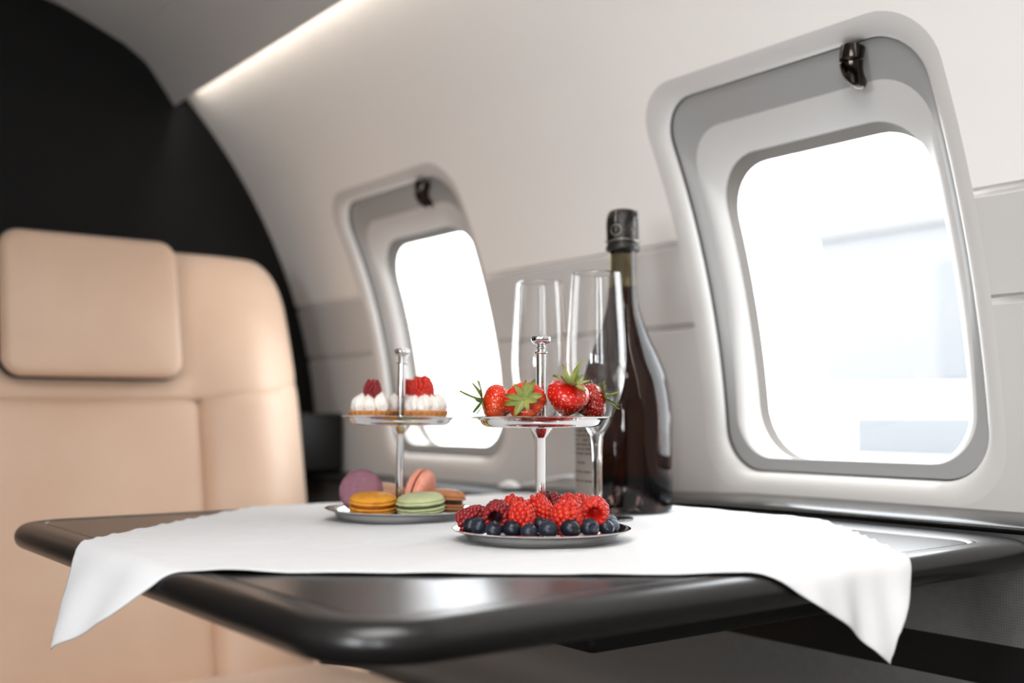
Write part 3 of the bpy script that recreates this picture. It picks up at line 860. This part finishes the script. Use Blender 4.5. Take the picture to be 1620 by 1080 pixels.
# ------------------------------------------------------------------ tartlets
def tartlet_mesh():
    mb = MB()
    prof = [(.0005, .0), (.0185, .0), (.0200, .0010), (.0220, .0082), (.0222, .0096), (.0212, .0100), (.0195, .0090), (.0005, .0088)]
    def fn(p, a, r, z):
        k_ = 1+(.025*math.cos(22*a) if r > .017 else 0)+.02*noise.noise(Vector((p.x*150, p.y*150, z*150))); return (p.x*k_, p.y*k_, p.z)
    mb.lathe(prof, 132, fn=fn)
    a_ = mb.mesh('pastry_shell', M_pastry, sharp=0)
    mb = MB(); rnd = random.Random(5)
    kp = [(.0002, .0182), (.0010, .0172), (.0024, .0158), (.0050, .0138), (.0072, .0104), (.0082, .0064), (.0079, .0026), (.0058, .0), (.0002, -.0004)]
    kp = smooth_prof(kp, 3)
    def kiss(x, y, z, sc, tw, tx, ty):
        def fn(p, a, r, zz):
            k_ = 1+.13*math.cos(5*a+zz*200*1+tw)+.16*noise.noise(Vector((p.x*200+tw, p.y*200, zz*200)))
            q = Vector((p.x*k_*sc, p.y*k_*sc, zz*sc)); q.x += tx*zz*zz*30; q.y += ty*zz*zz*30
            return q+Vector((x, y, z))
        mb.lathe(kp, 36, fn=fn)
    n = 7
    for i in range(n):
        a = 2*PI*i/n+.2; kiss(.0128*math.cos(a), .0128*math.sin(a), .0090, rnd.uniform(.9, 1.08), rnd.uniform(0, 6), -.25*math.cos(a)+rnd.uniform(-.3, .3), -.25*math.sin(a)+rnd.uniform(-.3, .3))
    mb.lathe([(.0005, .0215), (.007, .021), (.011, .018), (.012, .012), (.011, .009)], 24)
    b_ = mb.mesh('cream', M_cream, sharp=0)
    return a_, b_
TM = tartlet_mesh()
tz = CT+.0906
TT = [((-.0258, -.006, tz), 0.3, 'cream tartlet left of the far pole, topped with a small raspberry', (-.0246, -.008, tz+.0295), .84, 'small raspberry on the left cream tartlet', RD_[1], (.08, -.1, 1)),
      ((.0255, -.012, tz), 1.2, 'cream tartlet right of the far pole, topped with a plump raspberry', (.0228, -.014, tz+.0305), 1.02, 'plump raspberry on the right cream tartlet', RA_[0], (-.1, -.1, 1)),
      ((.0035, .0305, tz), 2.2, 'cream tartlet at the back, hidden behind the far pole', (.0062, .0285, tz+.0298), .9, 'raspberry half behind the far pole on the back tartlet', RA_[1], (.05, 0, 1))]
for pos, rz, lab, rp, rs, rlab, rme, tipd in TT:
    t = empty('cream_tartlet', on(ST_B, *pos), (0, 0, rz)); link('pastry_shell', TM[0], t); link('cream', TM[1], t)
    t.scale = (.93, .93, 1)
    tag(t, lab, 'tartlet', 'cream tartlets on the far upper tray')
    rasp(ST_B, rp, tipd, rme, (rs, rs, rs*1.06), rz, rlab, 'raspberries on the tartlets')

# ------------------------------------------------------------------ glasses
def make_glass():
    root = empty('champagne_glass')
    outer = smooth_prof([(.0042, .0200), (.0042, .045), (.0045, .060), (.0056, .072), (.0098, .084), (.0178, .100), (.0248, .120), (.0277, .142), (.0276, .160), (.0262, .185), (.0243, .215), (.0232, .2295)], 6)
    inner = smooth_prof([(.0222, .2297), (.0233, .215), (.0252, .185), (.0266, .160), (.0267, .142), (.0238, .121), (.0166, .1025), (.0084, .0890), (.0036, .0815), (.0003, .0795)], 6)
    mb = MB(); mb.lathe([(.0003, .0200)]+outer+[(.0229, .2300), (.0225, .2300)]+inner, 72); mb.build('bowl', M_glass, root, sharp=0)
    foot = smooth_prof([(.0003, .0210), (.0041, .0205), (.0043, .015), (.0055, .0090), (.0100, .0052), (.0200, .0032), (.0310, .0022), (.0330, .0014), (.0325, .0004), (.0300, .0), (.0003, .0)], 6)
    mb = MB(); mb.lathe(foot, 72); mb.build('foot', M_glass, root, sharp=0)
    return root
g1 = make_glass(); g1.location = (.6857, .7820, CT); tag(g1, 'empty champagne glass in front of the bottle', 'glass', 'empty champagne glasses')
g2 = dup(g1); g2.location = (.6869, .8698, CT); g2.rotation_euler = (0, 0, .5); tag(g2, 'empty champagne glass left of the one before the bottle, behind the near stand', 'glass', 'empty champagne glasses')

# ------------------------------------------------------------------ bottle
bt = empty('champagne_bottle', (.7657, .8320, CT), (0, 0, -AZ)); tag(bt, 'dark brown sparkling wine bottle with black foil top, behind the glasses', 'bottle')
bp_ = [(.0003, .028), (.012, .024), (.028, .010), (.036, .0025), (.041, .0), (.046, .0015), (.0488, .006), (.0490, .014), (.0490, .060), (.0488, .098), (.0468, .118), (.0425, .138), (.0348, .158),
       (.0256, .178), (.0182, .198), (.0148, .214), (.0136, .230), (.0132, .262), (.0134, .285), (.0003, .286)]
mb = MB(); mb.lathe(smooth_prof(bp_, 6), 96)
mb.mi = [1 if min(mb.v[i].z for i in f) > .226 else 2 if max(mb.v[i].z for i in f) < .040 else 0 for f in mb.f]
mb.build('glass_body', None, bt, mats=[M_bottle, M_neck, M_base], sharp=60)
mb = MB()
cp = [(.0138, .2630), (.0165, .2640), (.0172, .2665), (.0168, .2690), (.0160, .2720), (.0163, .280), (.0166, .290), (.0160, .2985), (.0142, .3035), (.0105, .3062), (.0004, .3070)]
mb.lathe(smooth_prof(cp, 4), 64, fn=lambda p, a, r, z: (p.x*(1+.018*noise.noise(Vector((math.cos(a)*5, math.sin(a)*5, z*160)))+.008*math.cos(4*a)), p.y*(1+.018*noise.noise(Vector((math.cos(a)*5, math.sin(a)*5, z*160)))), z))
mb.build('foil_capsule', M_foil, bt, sharp=0)
mb = MB(); a0 = math.radians(-118)
mb.tube([Vector((.0176*math.cos(a0+.32*math.cos(t)), .0176*math.sin(a0+.32*math.cos(t)), .2835+.0055*math.sin(t))) for t in np.linspace(0, 2*PI, 25)[:-1]], .0007, 8, closed=True)
mb.tube([Vector((.0175*math.cos(t), .0175*math.sin(t), .2735+.0008*math.sin(3*t))) for t in np.linspace(0, 2*PI, 49)[:-1]], .0008, 8, closed=True)
for a in (-30, 60, 150, 240):
    a = math.radians(a); mb.tube([Vector((r_*math.cos(a), r_*math.sin(a), z)) for r_, z in ((.0175, .2735), (.0176, .285), (.0174, .2965), (.0152, .3050))], .0007, 8)
mb.build('wire_cage', M_wire, bt, sharp=0)
# back label wrapped on the left side
mb = MB(); a1, a2 = math.radians(-195), math.radians(-122)
mb.grid(lambda u, v: Vector((.0493*math.cos(lerp(a1, a2, u)), .0493*math.sin(lerp(a1, a2, u)), .016+.088*v)), 24, 8, 0)
rnd = random.Random(3); z = .098
while z > .030:
    x = .08
    while x < .9:
        w = rnd.uniform(.06, .2)
        if rnd.random() < .8:
            mb.grid(lambda u, v, x=x, w=w, z=z: Vector((.0495*math.cos(lerp(a1, a2, min(.94, x+w*u))), .0495*math.sin(lerp(a1, a2, min(.94, x+w*u))), z+.0018*v)), 6, 1, 1)
        x += w+.03
    z -= rnd.choice((.0045, .0045, .009))
mb.build('back_label', None, bt, mats=[M_label, M_print], recalc=False, sharp=0)

# ------------------------------------------------------------------ spoon on the ledge
sp = empty('teaspoon', (.893, 1.185, .7226), (0, 0, math.radians(-58)))
mb = MB()
def spn(u, v):
    a = PI*v; w = .0105*math.sin(a)**.6 if v < 1 else 0
    x = -.024+.034*v; y = w*(2*u-1)*(.5+.0); return Vector((x, y*2*.5*1.2, .0015+.0085*math.sin(a)**.7*(1-(2*u-1)**2)))
mb.grid(spn, 12, 20); mb.build('bowl', M_spoon, sp, sharp=0)
mb = MB(); mb.tube([(.009, 0, .0035), (.02, 0, .006), (.04, 0, .011), (.07, 0, .0165), (.095, 0, .0180)], [.002, .0016, .0018, .0026, .003], 8); mb.build('handle', M_spoon, sp, sharp=0)
tag(sp, 'small pale spoon lying on the black ledge behind the near stand pole', 'spoon')

# ------------------------------------------------------------------ outside
mb = MB(); mb.grid(lambda u, v: Vector((-200+400*u, -200+400*v, -2.2)), 4, 4); tag(mb.build('ground', M_concrete), 'bright concrete apron outside the windows', 'ground', kind='structure')
hg = empty('hangar', (70, 30, -2.2)); tag(hg, 'hazy pale hangar seen through the near window', 'building')
mb = MB(); mb.box(0, 25, -30, 24, 5.2, 16.5, .1); mb.build('wall', M_hangar, hg)
mb = MB(); mb.box(-.5, 26, -31, 24.8, 16.5, 17.4, .1); mb.build('roof', M_hangar2, hg)
mb = MB(); mb.box(.1, 24, -30, 24, 3.0, 5.2, .05); mb.build('canopy', M_concrete, hg)
mb = MB(); mb.box(.1, 24, -30, 21, 0, 3.0, .05); mb.build('base_wall', M_hdoor, hg)
for y0 in (-24, -10, 4): mb = MB(); mb.box(-.25, .1, y0, y0+9.5, 5.4, 13.5, .05); mb.build('door', M_hdoor, hg)

# ------------------------------------------------------------------ light
w = bpy.data.worlds.new('sky'); scene.world = w; w.use_nodes = True
bg = w.node_tree.nodes['Background']; bg.inputs['Color'].default_value = (.94, .975, 1, 1); bg.inputs['Strength'].default_value = 4.6
def area(name, loc, target, size, size_y, power, color=(1, 1, 1)):
    ld = bpy.data.lights.new(name, 'AREA'); ld.shape = 'RECTANGLE'; ld.size = size; ld.size_y = size_y; ld.energy = power; ld.color = color
    o = bpy.data.objects.new(name, ld); COL.objects.link(o); o.location = loc
    o.rotation_euler = (Vector(loc)-Vector(target)).to_track_quat('Z', 'Y').to_euler(); return o
area('cove_light', (.6635, .35, 1.373), (.70, .35, 1.30), 2.9, .008, 1.6, (1, .92, .82)).rotation_euler = (math.radians(18), 0, PI/2)
area('ceiling_light', (-.22, .10, 1.49), (-.10, .10, 0), .5, 1.2, 14.5, (1, .97, .95))  # added overhead fill to brighten cloth and walls, not a cabin fitting
for cy in WCY[2:]:   # added fill lamps just inside the windows across the aisle, on top of the sky
    c = S(cy, .2, -.012); c.x = 2*WXC-c.x
    area('window_glow', c, c+Vector((1, .3, .35)), .22, .30, 4.6, (.95, .98, 1))
sd = bpy.data.lights.new('sun', 'SUN'); sd.energy = 2.5; sd.angle = math.radians(.6); sd.color = (1, .97, .92)
so = bpy.data.objects.new('sun', sd); COL.objects.link(so); so.rotation_euler = Vector((.24, -.15, .96)).to_track_quat('Z', 'Y').to_euler()

scene.view_settings.view_transform = 'Standard'
scene.view_settings.look = 'None'
scene.view_settings.exposure = .53
scene.cycles.max_bounces = 14; scene.cycles.transmission_bounces = 12; scene.cycles.transparent_max_bounces = 12; scene.cycles.diffuse_bounces = 5; scene.cycles.glossy_bounces = 5
scene.cycles.caustics_refractive = True; scene.cycles.caustics_reflective = False
scene.cycles.sample_clamp_indirect = 6
scene.cycles.use_denoising = True
